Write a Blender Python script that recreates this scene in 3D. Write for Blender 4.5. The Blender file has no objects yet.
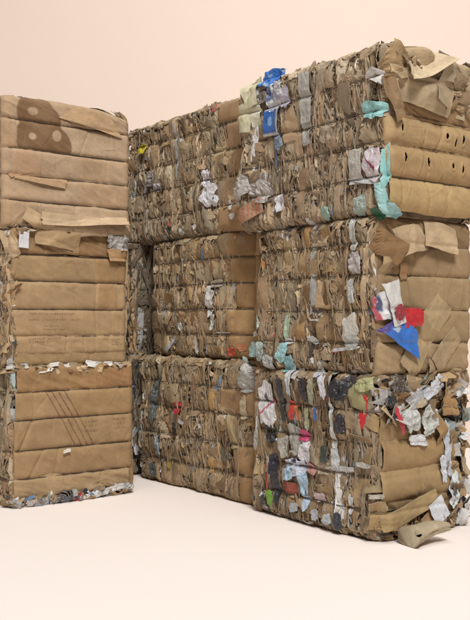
import bpy, math, random
import numpy as np
R = math.radians
SC = bpy.context.scene
COL = SC.collection
rng = np.random.default_rng(7)

# ------------------------------------------------------------------ layout
# rows of bales run at 38 degrees to the view; e1 = along the row towards the viewer, e2 = across the row
PHI = math.atan2(0.616, 0.788)
E1 = np.array([0.616, -0.788]); E2 = np.array([0.788, 0.616])
CORNER = np.array([0.963, 5.84])        # front corner of the right-hand stack
CAM_H = 1.48
F = 879.0                               # focal length in photo pixels
HOR = 322.0

def wall_pt(px, py):
    """metres along the long wall (from the front corner) and height, for a photo position"""
    u = (px - 235) / F
    s = (CORNER[0] - u * CORNER[1]) / (0.616 + 0.788 * u)
    d = CORNER[1] + 0.788 * s
    return s, CAM_H + (HOR - py) / F * d

def front_pt(px, py, org=CORNER):
    u = (px - 235) / F
    t = (u * org[1] - org[0]) / (0.788 - 0.616 * u)
    d = org[1] + 0.616 * t
    return t, CAM_H + (HOR - py) / F * d

# ------------------------------------------------------------------ noise
def _hash(i, j, seed):
    n = (i * 374761393 + j * 668265263 + seed * 974711) & 0x7fffffff
    n = ((n ^ (n >> 13)) * 1274126177) & 0x7fffffff
    return ((n ^ (n >> 16)) & 0xffff) / 65535.0

def vnoise(x, y, seed=0):
    x = np.asarray(x, float); y = np.asarray(y, float)
    x, y = np.broadcast_arrays(x, y)
    i = np.floor(x).astype(np.int64); j = np.floor(y).astype(np.int64)
    fx = x - i; fy = y - j
    fx = fx * fx * (3 - 2 * fx); fy = fy * fy * (3 - 2 * fy)
    a = _hash(i, j, seed); b = _hash(i + 1, j, seed); c = _hash(i, j + 1, seed); d = _hash(i + 1, j + 1, seed)
    return (a * (1 - fx) + b * fx) * (1 - fy) + (c * (1 - fx) + d * fx) * fy

def fbm(x, y, seed=0, octs=3):
    v = 0; amp = 0.5; tot = 0
    for k in range(octs):
        v = v + amp * vnoise(x * 2 ** k, y * 2 ** k, seed + 17 * k); tot += amp; amp *= 0.5
    return v / tot

def ridge(x, y, seed=0, octs=3):
    v = 0; amp = 0.5; tot = 0
    for k in range(octs):
        v = v + amp * (1 - np.abs(2 * vnoise(x * 2 ** k, y * 2 ** k, seed + 31 * k) - 1)); tot += amp; amp *= 0.55
    return v / tot

# ------------------------------------------------------------------ mesh builder
class MB:
    def __init__(s):
        s.v = []; s.f = []; s.c = []; s.n = 0
    def grid(s, P, col, keep=None):
        n, m = P.shape[:2]
        s.v.append(P.reshape(-1, 3))
        c = np.broadcast_to(np.asarray(col, float), (n, m, 3)).reshape(-1, 3)
        s.c.append(c)
        i = np.arange(n - 1)[:, None] * m + np.arange(m - 1)[None, :] + s.n
        q = np.stack([i, i + 1, i + m + 1, i + m], -1)
        q = q.reshape(-1, 4) if keep is None else q[keep]
        s.f.append(q); s.n += n * m
    def tube(s, pts, r, col, sides=6, closed=False):
        pts = np.asarray(pts, float); n = len(pts)
        t = np.roll(pts, -1, 0) - np.roll(pts, 1, 0)
        if not closed:
            t[0] = pts[1] - pts[0]; t[-1] = pts[-1] - pts[-2]
        t /= np.linalg.norm(t, axis=1)[:, None] + 1e-9
        up = np.where(np.abs(t[:, 2:3]) > 0.9, np.array([[1., 0, 0]]), np.array([[0, 0, 1.]]))
        a = np.cross(t, up); a /= np.linalg.norm(a, axis=1)[:, None] + 1e-9
        b = np.cross(a, t)
        th = np.linspace(0, 2 * math.pi, sides + 1)
        rr = np.broadcast_to(np.asarray(r, float), (n,))[:, None, None]
        P = pts[:, None, :] + rr * (np.cos(th)[None, :, None] * a[:, None, :] + np.sin(th)[None, :, None] * b[:, None, :])
        if closed:
            P = np.concatenate([P, P[:1]], 0)
        s.grid(P, col)
    def build(s, name, mat, parent=None, solid=0.0, smooth=True, offset=0.0):
        V = np.concatenate(s.v); Fc = np.concatenate(s.f); Cc = np.concatenate(s.c)
        used = np.zeros(len(V), bool); used[Fc.ravel()] = True
        idx = np.cumsum(used) - 1; V = V[used]; Cc = Cc[used]; Fc = idx[Fc]
        me = bpy.data.meshes.new(name)
        me.vertices.add(len(V)); me.vertices.foreach_set('co', V.astype(np.float32).ravel())
        me.loops.add(Fc.size); me.loops.foreach_set('vertex_index', Fc.astype(np.int32).ravel())
        me.polygons.add(len(Fc))
        me.polygons.foreach_set('loop_start', (np.arange(len(Fc)) * 4).astype(np.int32))
        me.polygons.foreach_set('loop_total', np.full(len(Fc), 4, np.int32))
        me.update(calc_edges=True)
        at = me.color_attributes.new('tint', 'FLOAT_COLOR', 'POINT')
        at.data.foreach_set('color', np.concatenate([Cc, np.ones((len(Cc), 1))], 1).astype(np.float32).ravel())
        me.polygons.foreach_set('use_smooth', np.full(len(Fc), smooth))
        me.validate()
        me.materials.append(mat)
        o = bpy.data.objects.new(name, me); COL.objects.link(o)
        if parent: o.parent = parent
        if solid:
            md = o.modifiers.new('thickness', 'SOLIDIFY'); md.thickness = solid; md.offset = offset
            md.use_quality_normals = False
            if mat in (M_BOARD, M_PANEL):
                me.materials.append(M_EDGE); md.material_offset_rim = 1
        return o

# ------------------------------------------------------------------ materials
def mat_new(name):
    m = bpy.data.materials.new(name); m.use_nodes = True
    nt = m.node_tree; b = nt.nodes['Principled BSDF']
    return m, nt, b

def N(nt, t, **k):
    n = nt.nodes.new(t)
    for a, v in k.items():
        setattr(n, a, v)
    return n

def make_board(name, rough=0.86, bump=0.35, fibre=1.0, spec=0.25, scale=1.0, dirt=0.35):
    m, nt, b = mat_new(name); L = nt.links
    at = N(nt, 'ShaderNodeAttribute', attribute_name='tint')
    tc = N(nt, 'ShaderNodeTexCoord')
    n1 = N(nt, 'ShaderNodeTexNoise'); n1.inputs['Scale'].default_value = 9 * scale; n1.inputs['Detail'].default_value = 6; n1.inputs['Roughness'].default_value = 0.65
    n2 = N(nt, 'ShaderNodeTexNoise'); n2.inputs['Scale'].default_value = 160 * scale; n2.inputs['Detail'].default_value = 4; n2.inputs['Roughness'].default_value = 0.7
    n3 = N(nt, 'ShaderNodeTexNoise'); n3.inputs['Scale'].default_value = 30 * scale; n3.inputs['Detail'].default_value = 5
    for n in (n1, n2, n3):
        L.new(tc.outputs['Object'], n.inputs['Vector'])
    mr1 = N(nt, 'ShaderNodeMapRange'); mr1.inputs[1].default_value = 0.3; mr1.inputs[2].default_value = 0.7
    mr1.inputs[3].default_value = 1 - 0.22 * fibre; mr1.inputs[4].default_value = 1 + 0.12 * fibre
    L.new(n1.outputs['Fac'], mr1.inputs[0])
    mr2 = N(nt, 'ShaderNodeMapRange'); mr2.inputs[1].default_value = 0.25; mr2.inputs[2].default_value = 0.75
    mr2.inputs[3].default_value = 1 - 0.14 * fibre; mr2.inputs[4].default_value = 1 + 0.12 * fibre
    L.new(n2.outputs['Fac'], mr2.inputs[0])
    mu = N(nt, 'ShaderNodeMath', operation='MULTIPLY'); L.new(mr1.outputs[0], mu.inputs[0]); L.new(mr2.outputs[0], mu.inputs[1])
    vm = N(nt, 'ShaderNodeVectorMath', operation='SCALE'); L.new(at.outputs['Color'], vm.inputs[0]); L.new(mu.outputs[0], vm.inputs['Scale'])
    # dirt specks and scuffs
    cr = N(nt, 'ShaderNodeMapRange'); cr.inputs[1].default_value = 0.58; cr.inputs[2].default_value = 0.72; cr.inputs[4].default_value = dirt
    L.new(n3.outputs['Fac'], cr.inputs[0])
    mx = N(nt, 'ShaderNodeMix', data_type='RGBA'); L.new(cr.outputs[0], mx.inputs[0])
    L.new(vm.outputs[0], mx.inputs[6]); mx.inputs[7].default_value = (0.13, 0.09, 0.06, 1)
    L.new(mx.outputs[2], b.inputs['Base Color'])
    b.inputs['Roughness'].default_value = rough; b.inputs['Specular IOR Level'].default_value = spec
    bp = N(nt, 'ShaderNodeBump'); bp.inputs['Strength'].default_value = bump; bp.inputs['Distance'].default_value = 0.006
    ad = N(nt, 'ShaderNodeMath', operation='MULTIPLY_ADD'); ad.inputs[1].default_value = 0.35
    L.new(n2.outputs['Fac'], ad.inputs[0]); L.new(n3.outputs['Fac'], ad.inputs[2])
    L.new(ad.outputs[0], bp.inputs['Height']); L.new(bp.outputs[0], b.inputs['Normal'])
    return m

def make_plain(name, col, rough=0.9):
    m, nt, b = mat_new(name); L = nt.links
    n = N(nt, 'ShaderNodeTexNoise'); n.inputs['Scale'].default_value = 1.2; n.inputs['Detail'].default_value = 6
    tc = N(nt, 'ShaderNodeTexCoord'); L.new(tc.outputs['Object'], n.inputs['Vector'])
    mx = N(nt, 'ShaderNodeMix', data_type='RGBA'); L.new(n.outputs['Fac'], mx.inputs[0])
    mx.inputs[6].default_value = tuple(c * 0.99 for c in col) + (1,); mx.inputs[7].default_value = tuple(min(1, c * 1.01) for c in col) + (1,)
    L.new(mx.outputs[2], b.inputs['Base Color']); b.inputs['Roughness'].default_value = rough
    b.inputs['Specular IOR Level'].default_value = 0.1
    return m

M_BOARD = make_board('kraft cardboard')
M_PANEL = make_board('flattened cardboard', bump=0.3, fibre=0.75, spec=0.3, dirt=0.22)
M_CORE = make_board('pressed waste paper', bump=0.8, fibre=1.3, dirt=0.6)
M_PAPER = make_board('printed paper', rough=0.6, bump=0.2, fibre=0.35, spec=0.35, dirt=0.12)
def make_film():
    m = make_board('plastic film', rough=0.32, bump=0.5, fibre=0.35, spec=0.5, scale=1.3, dirt=0.12)
    return m
M_FILM = make_film()
M_EDGE = make_plain('cut cardboard edge', (.38, .30, .21), .9)
M_INK = make_board('brown printing ink', fibre=1.2, bump=0.05, dirt=0.0)
def make_wire():
    m, nt, b = mat_new('baling wire'); L = nt.links
    n = N(nt, 'ShaderNodeTexNoise'); n.inputs['Scale'].default_value = 25
    tc = N(nt, 'ShaderNodeTexCoord'); L.new(tc.outputs['Object'], n.inputs['Vector'])
    cr = N(nt, 'ShaderNodeValToRGB'); cr.color_ramp.elements[0].color = (0.07, 0.045, 0.03, 1); cr.color_ramp.elements[1].color = (0.16, 0.14, 0.12, 1)
    L.new(n.outputs['Fac'], cr.inputs[0]); L.new(cr.outputs[0], b.inputs['Base Color'])
    b.inputs['Metallic'].default_value = 0.6; b.inputs['Roughness'].default_value = 0.55
    return m
M_WIRE = make_wire()
# ------------------------------------------------------------------ colours (linear albedo)
KRAFT = np.array([(.42, .27, .15), (.50, .345, .205), (.34, .21, .115), (.54, .41, .275), (.26, .16, .09),
                  (.40, .305, .21), (.46, .32, .19), (.36, .245, .15), (.58, .46, .33)])
WARM = np.array((1.03, 1.0, .89)); WALLW = np.array((1.02, 1.0, .88))
KW = np.array([.2, .17, .14, .1, .06, .1, .13, .08, .02]); KW = KW / KW.sum()
MISC = np.array([(.74, .73, .71), (.62, .61, .58), (.05, .05, .055), (.12, .11, .10), (.45, .44, .42), (.5, .6, .58), (.55, .12, .1), (.2, .3, .5), (.3, .24, .18)])
MWt = np.array([.22, .2, .12, .12, .18, .05, .03, .03, .05]); MWt = MWt / MWt.sum()
def kraft(sat=1.0):
    c = KRAFT[rng.choice(len(KRAFT), p=KW)] * rng.uniform(.6, 1.12)
    g = rng.uniform(0, .3)
    return ((1 - g) * c + g * c.mean() * np.array((1.03, 1.0, .9))) * WALLW
def misc():
    return MISC[rng.choice(len(MISC), p=MWt)] * rng.uniform(.6, 1.0)

# ------------------------------------------------------------------ bale geometry
class Bale:
    """local frame: x across the row (0..W), y back along the row (0..L), z up; the wall face is x=0, the end face is y=0"""
    def __init__(s, name, org, z0, W, L, h, bands, label, seed, r0=0.05, r1=0.06, tilt=0.0):
        s.W, s.L, s.h, s.seed = W, L, h, seed
        s.z = [h * b for b in bands]                      # band limits (wires sit on the inner ones)
        s.r0, s.r1 = r0, r1
        e = bpy.data.objects.new(name, None); COL.objects.link(e)
        e.location = (org[0], org[1], z0); e.rotation_euler = (0, 0, PHI + tilt)
        e['label'] = label; e['category'] = 'bale'; e['group'] = 'bales of waste cardboard stacked three high'
        e.empty_display_size = 0.2
        s.e = e
    def g(s, z):                                          # how strongly a wire pinches here
        v = 0
        for zk in s.z[1:-1]:
            v = v + np.exp(-((z - zk) / 0.015) ** 2)
        return np.clip(v, 0, 1)
    def bulge(s, z, amp=0.035):
        z = np.asarray(z, float); o = np.zeros_like(z)
        for a, b in zip(s.z[:-1], s.z[1:]):
            t = np.clip((z - a) / (b - a), 0, 1); inside = (z >= a) & (z <= b)
            o = np.where(inside, amp * (1 - np.abs(2 * t - 1) ** 2.4), o)
        return o
    def wall_base(s, y, z):
        y = np.asarray(y, float); z = np.asarray(z, float)
        o = 0.075 * (fbm(y * 3.1, z * 2.2, s.seed, 2) - 0.5) + .03 * (vnoise(y * 9, z * 5, s.seed + 2) - .5) + s.bulge(z, 0.008)
        for q in (np.clip((.07 - z) / .07, 0, 1), np.clip((z - (s.h - .07)) / .07, 0, 1)):
            o = o - .065 * (1 - np.sqrt(np.maximum(0, 1 - q * q)))
        a = np.clip((s.r0 - y) / s.r0, 0, 1); o = o - s.r0 * (1 - np.sqrt(np.maximum(0, 1 - a * a)))
        b = np.clip((y - (s.L - s.r1)) / s.r1, 0, 1); o = o - s.r1 * (1 - np.sqrt(np.maximum(0, 1 - b * b)))
        return o
    def wall_soft(s, y, z, o):                            # for film and loose sheets lying on the pressed layers
        y = np.asarray(y, float); g = s.g(z); o = np.asarray(o, float)
        o = np.where(o > 0, .055 * np.tanh(o / .055), o)
        return np.stack(np.broadcast_arrays(-(s.wall_base(y, z) + o * (1 - .35 * g) - .008 * g), y, z), -1)
    def wall(s, y, z, o):
        y = np.clip(np.asarray(y, float), .002, s.L + .03)
        g = s.g(z)
        o = np.asarray(o, float); lim = .010 + .022 * vnoise(y * 9, np.asarray(z) * 7, s.seed + 77)
        o = np.where(o > 0, lim * np.tanh(o / lim), o)
        oo = s.wall_base(y, z) + o * (1 - 0.4 * g) - 0.010 * g
        return np.stack(np.broadcast_arrays(-oo, y, z), -1)
    def farwall(s, y, z, o):
        P = s.wall(y, z, o)
        return np.stack([s.W - P[..., 0], P[..., 1], P[..., 2]], -1)
    def front_base(s, x, z):
        x = np.asarray(x, float); z = np.asarray(z, float)
        o = 0.03 * (fbm(x * 2.3 + 9, z * 2.0, s.seed + 5, 2) - 0.5)
        for q in (np.clip((.05 - z) / .05, 0, 1), np.clip((z - (s.h - .05)) / .05, 0, 1)):
            o = o - .03 * (1 - np.sqrt(np.maximum(0, 1 - q * q)))
        for a in (np.clip((0.06 - x) / 0.06, 0, 1), np.clip((x - (s.W - 0.06)) / 0.06, 0, 1)):
            o = o - 0.055 * (1 - np.sqrt(np.maximum(0, 1 - a * a)))
        return o
    def front(s, x, z, o):
        x = np.asarray(x, float); g = s.g(z)
        oo = s.front_base(x, z) + np.asarray(o) - 0.008 * g
        return np.stack(np.broadcast_arrays(x, -oo, z), -1)

    # -- the pressed mass
    def core(s, inset=0.075, finset=0.04, col=(.16, .11, .07)):
        mb = MB(); col = np.array(col)
        ny = int(s.L / 0.02); nz = int(s.h / 0.02); nx = int(s.W / 0.03)
        Y, Z = np.meshgrid(np.linspace(0, s.L, ny), np.linspace(0, s.h, nz), indexing='ij')
        d = 0.05 * (ridge(Y * 14, Z * 9, s.seed + 3, 3) - 0.6)
        cc = col * (0.6 + 0.9 * fbm(Y * 22, Z * 12, s.seed + 8, 3))[..., None]
        edge = np.minimum(np.minimum(Y, s.L - Y), np.minimum(Z, s.h - Z)); fade = np.clip(edge / 0.04, 0, 1)
        oin = (s.wall_base(Y, Z) - 0.02 * s.g(Z) - inset + d * fade)
        Yc = finset + Y * (s.L - finset - 0.02) / s.L
        mb.grid(np.stack([-oin, Yc, Z], -1), cc)
        mb.grid(np.stack([s.W + oin, Yc, Z], -1)[::-1], cc[::-1])
        X, Z2 = np.meshgrid(np.linspace(0, 1, nx), np.linspace(0, s.h, nz), indexing='ij')
        for yy, k in ((0, 0), (-1, 1)):
            xa = -oin[yy]; xb = s.W + oin[yy]
            XX = xa[None, :] * (1 - X) + xb[None, :] * X
            dd = 0.04 * (ridge(X * 10, Z2 * 9, s.seed + 13 + k, 3) - 0.6) * np.clip(np.minimum(np.minimum(X, 1 - X) * s.W, np.minimum(Z2, s.h - Z2)) / 0.04, 0, 1)
            P = np.stack([XX, np.full_like(XX, Yc[yy, 0]) - (1 if k == 0 else -1) * dd, Z2], -1)
            c2 = col * (0.6 + 0.9 * fbm(X * 22, Z2 * 12, s.seed + 28, 3))[..., None]
            if k == 0: mb.grid(P, c2)
            else: mb.grid(P[::-1], c2[::-1])
        for zz in (0, -1):
            xa = -oin[:, zz]; xb = s.W + oin[:, zz]
            T, YY = np.meshgrid(np.linspace(0, 1, nx), Yc[:, 0], indexing='ij')
            XX = xa[None, :] * (1 - T) + xb[None, :] * T
            zed = np.full_like(XX, Z[0, zz])
            if zz == -1: zed = zed + 0.05 * (fbm(T * 9, YY * 9, s.seed + 40, 3) - 0.3) * np.clip(np.minimum(np.minimum(T, 1 - T) * s.W, np.minimum(YY, s.L - YY)) / 0.05, 0, 1)
            c3 = np.array((.40, .27, .16)) * (0.6 + 0.8 * fbm(T * 8, YY * 8, s.seed + 41, 3))[..., None]
            mb.grid(np.stack([XX, YY, zed], -1), c3)
        o = mb.build('pressed_core', M_CORE, s.e)
        return o

    def wires(s, off=0.004):
        for zk in s.z[1:-1]:
            mb = MB(); n = 60
            y = np.linspace(0.0, s.L, n); x = np.linspace(0, s.W, 40)
            dz = 0.012 * (fbm(y * 5, zk * 31 + 0 * y, s.seed + 60, 3) - 0.5)
            A = s.wall(y[::-1], np.full(n, zk), off + 0.05)
            B = s.front(x, np.full(40, zk), off + 0.010); Cc = s.farwall(y, np.full(n, zk), off)
            A[:, 2] += dz[::-1]; A[:, 0] -= .012
            D = np.stack([x[::-1], np.full(40, s.L + 0.004), np.full(40, zk)], -1)
            mb.tube(np.concatenate([A[1:-1], B[2:-2], Cc[1:-1], D[2:-2]]), 00.0036, (.1, .08, .06), 5, closed=True)
            mb.build('baling_wire', M_WIRE, s.e)

    # -- ragged compressed layers on a side
    def scrap(s, face=None, density=1.0, dirty=0.04, y0=0.0, y1=None, top=True, fringe=1.0, tone=1.0, grey=0.0):
        face0 = face or s.wall; y1 = y1 or s.L
        face = lambda y, z, o: face0(y, np.clip(z, (0 if s.e.location.z < .05 else -.045) * vnoise(y * 8, 0 * y, s.seed + 91), s.h + .004 + .09 * (fbm(y * 7, 0 * y, s.seed + 90, 3) - .4)), o)
        mb = MB(); pm = MB()
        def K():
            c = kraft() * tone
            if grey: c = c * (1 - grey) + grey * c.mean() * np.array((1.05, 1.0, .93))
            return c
        def pick():
            return misc() if rng.random() < dirty else K()
        # columns of folded sheets, running over one band or several
        nb = len(s.z) - 1
        y = y0 - 0.02
        while y < y1:
            w = float(np.clip(rng.lognormal(-3.15, .55), .015, .2))
            lean = rng.normal(0, .05); k = 0; c = pick(); yaw = rng.normal(0, .45)
            while k < nb:
                run = int(rng.choice([1, 2, 3, 5])); k2 = min(nb, k + run)
                a, b = s.z[k], s.z[k2]
                if rng.random() < .75: c = pick(); yaw = rng.normal(0, .42)
                if rng.random() < .05:
                    k = k2; continue
                piece(mb, face, y + w / 2 + lean * (a + b) / 2 + rng.normal(0, .01), (a + b) / 2 + rng.normal(0, .015), w * rng.uniform(1.05, 1.5), (b - a) * rng.uniform(1.0, 1.15),
                      rng.uniform(-.05, .006), rng.normal(0, .05), yaw, rng.normal(0, .04), c * rng.uniform(.85, 1.12), 6, 6 * (k2 - k) + 2, crease=rng.uniform(.08, .28))
                k = k2
            y += w * rng.uniform(.65, .9)
        area = (y1 - y0) * s.h
        # sheet edges standing out of the mass
        for k in range(int(310 * area * density)):
            hh = rng.uniform(.08, .36); z = rng.uniform(0.03, s.h - hh / 2 - .03)
            piece(mb, face, rng.uniform(y0, y1), z, rng.uniform(.025, .06), hh, rng.uniform(-.03, .004), rng.normal(0, .09), rng.choice([-1, 1]) * rng.uniform(.7, 1.4), rng.normal(0, .06),
                  pick() * (1.3 if rng.random() < .3 else 1), 4, 7, crease=.2, rag=.1)
        # torn bits, most near the wires and seams
        for k in range(int(260 * area * density)):
            if rng.random() < .22:
                z = s.z[rng.integers(0, len(s.z))] + rng.normal(0, .018)
            else:
                z = rng.uniform(0, s.h)
            z = min(max(z, .012), s.h - .002)
            piece(mb, face, rng.uniform(y0, y1), z, rng.uniform(.02, .06), rng.uniform(.015, .05), rng.uniform(-.015, .008), rng.normal(0, .35), rng.normal(0, .4), rng.normal(0, .3),
                  (misc() if rng.random() < dirty * 2 + .04 else K() * rng.uniform(.8, 1.25)), 4, 4, crease=.3, rag=.08)
        # larger flaps lying over the layers
        for k in range(int(42 * area * density)):
            piece(mb, face, rng.uniform(y0 + .05, y1 - .05), rng.uniform(.1, s.h - .1), rng.uniform(.05, .24), rng.uniform(.06, .3), rng.uniform(-.015, .008), rng.normal(0, .15), rng.normal(0, .2), rng.normal(0, .12),
                  K() * 1.05, 9, 9, crease=.2, rag=.05)
        if top:
            for k in range(int(80 * (y1 - y0))):
                piece(mb, face, rng.uniform(y0, y1), s.h + rng.uniform(-.05, -.012), rng.uniform(.04, .14), rng.uniform(.04, .08), rng.uniform(-.08, .02), rng.normal(0, .15), rng.normal(0, .5), rng.normal(0, .4),
                      pick(), 5, 5, crease=.25, rag=.08)
        # shreds caught along the lower edge
        for k in range(int(80 * (y1 - y0) * fringe)):
            piece(mb, face, rng.uniform(y0, y1), rng.uniform(.015, .06), rng.uniform(.02, .07), rng.uniform(.03, .07), rng.uniform(-.03, .01), rng.normal(0, .3), rng.normal(0, .4), rng.normal(0, .2),
                  (misc() if rng.random() < .12 + dirty else K()), 4, 4, crease=.3, rag=.08)
        return mb.build('folded_layers', M_BOARD, s.e, solid=0.0035, smooth=False)

    # -- a flattened carton face lying across one band of the end
    def panel(s, k, col, x0=0.0, x1=None, bulge=0.035, folds=(), patches=(), holes=(), stain=None, z0=None, z1=None, rag=0.006, sag=0.0, nu=150, nv=22,
              lift=0.0, dents=(), label=None, face=None, name='cardboard_panel', crum=0.005, bk=.5, pw=7, crown=0.0):
        x1 = s.W if x1 is None else x1
        za = s.z[k] if z0 is None else z0; zb = s.z[k + 1] if z1 is None else z1
        sd = s.seed * 7 + k * 13 + int(x0 * 100)
        X, T = np.meshgrid(np.linspace(x0, x1, nu), np.linspace(0, 1, nv), indexing='ij')
        cre = [(rng.uniform(x0, x1), rng.uniform(0, 1), rng.normal(.5, .9), rng.choice([-1, 1]) * rng.uniform(.002, .007), rng.uniform(.04, .14)) for _ in range(int(9 * (x1 - x0)) + 2)]
        def surf(X, T):
            Z = za - 0.006 + (zb - za + 0.010) * T
            e = np.abs(2 * T - 1)
            Z = Z - crown * np.clip((X / x1 - .55) / .45, 0, 1) ** 2.2 * T - crown * .25 * np.clip((.12 - X) / .12, 0, 1) * T
            Z = Z + rag * 2 * (fbm(X * 6, 0 * X + 3, sd, 3) - .5) * (T > .5) * e + (rag * 2 * (fbm(X * 6, 0 * X + 7, sd + 2, 3) - .5) - sag * np.sin(np.pi * (X - x0) / (x1 - x0))) * (T < .5) * e
            o = bulge * bk * (1 - e ** pw) * (.6 + .8 * fbm(X * 2.5, T * 1.5 + k, sd + 4, 2))
            o = o + 0.008 * (e ** 5) * (ridge(X * 13, T * 2, sd + 6, 2) - .6)        # puckering at the wires
            o = o + crum * (ridge(X * 7 + T * 1.7, T * 2.2 + X * 3, sd + 9, 3) - .6) * 2
            for q in cre: o = o - q[3] * np.exp(-np.abs((X - q[0]) * math.cos(q[2]) + (T - q[1]) * (zb - za) * math.sin(q[2])) / .006) * np.exp(-(((X - q[0]) ** 2 + ((T - q[1]) * (zb - za)) ** 2) / q[4] ** 2))
            for fx, dp, sl in folds:
                o = o - dp * np.exp(-np.abs(X - fx - sl * (T - .5)) / 0.012)
            for dx, dt, rr, dp in dents:
                o = o - dp * np.exp(-(((X - dx) / rr) ** 2 + ((T - dt) * (zb - za) / rr) ** 2))
            for px0, px1, pc, st in patches:
                o = o + st * ((X >= px0) & (X <= px1))
            o = o + lift * (1 - T) ** 2
            return Z, o
        Z, o = surf(X, T)
        cc = np.broadcast_to(np.asarray(col, float), X.shape + (3,)).copy()
        for px0, px1, pc, st in patches:
            sl = .07 * math.sin(px0 * 37 + k * 2.3); mk = (X >= px0 + sl * (T - .5) + .004 * np.sin(T * 9)) & (X <= px1 - sl * (T - .4) + .004 * np.sin(T * 7)); cc[mk] = .5 * np.array(pc) + .5 * np.asarray(col)
        cc *= WARM * .86 * (0.86 + .28 * fbm(X * 5, T * 2 + k * 3, sd + 20, 3))[..., None]
        e = np.abs(2 * T - 1)
        wear = np.clip(e * 1.4 - .85, 0, 1) * fbm(X * 18, T * 3, sd + 22, 3)          # scuffed pale edges along the fold
        cc = cc * (1 - .5 * wear[..., None]) + .5 * wear[..., None] * np.array((.47, .34, .20))
        if stain is not None:
            cc = stain(X, Z, cc)
        keep = None
        if holes:
            Xc = (X[:-1, :-1] + X[1:, 1:]) / 2; Zc = (Z[:-1, :-1] + Z[1:, 1:]) / 2
            keep = np.ones(Xc.shape, bool)
            for hx, hz, ra, rb in holes:
                keep &= (((Xc - hx) / ra) ** 2 + ((Zc - hz) / rb) ** 2) > 1
                rr = (((X - hx) / (ra * 1.7)) ** 2 + ((Z - hz) / (rb * 1.5)) ** 2)
                o = o + .008 * np.exp(-(rr - 1) ** 2 * 3)
        fc = face or s.front
        mb = MB(); mb.grid(fc(X, Z, o), cc, keep)
        ob = mb.build(name, M_PANEL, s.e, solid=0.004)
        if label: ob['label'] = label
        ob_s = lambda x, t: (lambda zz: fc(x, zz[0], zz[1] + 0.0042))(surf(np.asarray(x, float), np.asarray(t, float)))
        return ob, ob_s

def piece(mb, face, y, z, w, h, o, tilt, yaw, pitch, col, nu=6, nv=7, crease=.25, rag=.06, curl=0.0):
    a = np.linspace(-.5, .5, nu); b = np.linspace(-.5, .5, nv)
    A, B = np.meshgrid(a, b, indexing='ij'); A = A.copy(); B = B.copy()
    ea = np.abs(A) > .49; eb = np.abs(B) > .49
    A = A + rag * rng.normal(size=A.shape) * (ea | eb); B = B + rag * rng.normal(size=B.shape) * (eb | ea) * .8
    A *= w; B *= h
    f = np.zeros_like(A)
    for k in range(3):
        th = rng.normal(0, .5) if k < 2 else rng.uniform(0, 3.14)
        c0 = rng.uniform(-.35, .35) * (w * abs(math.cos(th)) + h * abs(math.sin(th)))
        f = f + crease * rng.choice([-1, 1]) * np.abs(A * math.cos(th) + B * math.sin(th) - c0)
    f -= f.mean()
    f += curl * (2 * A / w) ** 2 + rng.normal(0, .0025, A.shape)
    cp, sp = math.cos(pitch), math.sin(pitch); cy, sy = math.cos(yaw), math.sin(yaw); ct, st = math.cos(tilt), math.sin(tilt)
    B2 = B * cp - f * sp; f2 = B * sp + f * cp
    A2 = A * cy - f2 * sy; f3 = A * sy + f2 * cy
    P = face(y + A2 * ct - B2 * st, z + A2 * st + B2 * ct, o + f3)
    P[..., 2] = np.maximum(P[..., 2], -0.012)
    mb.grid(P, np.asarray(col)[None, None] * (1 + .06 * rng.normal(size=A.shape))[..., None])

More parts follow.
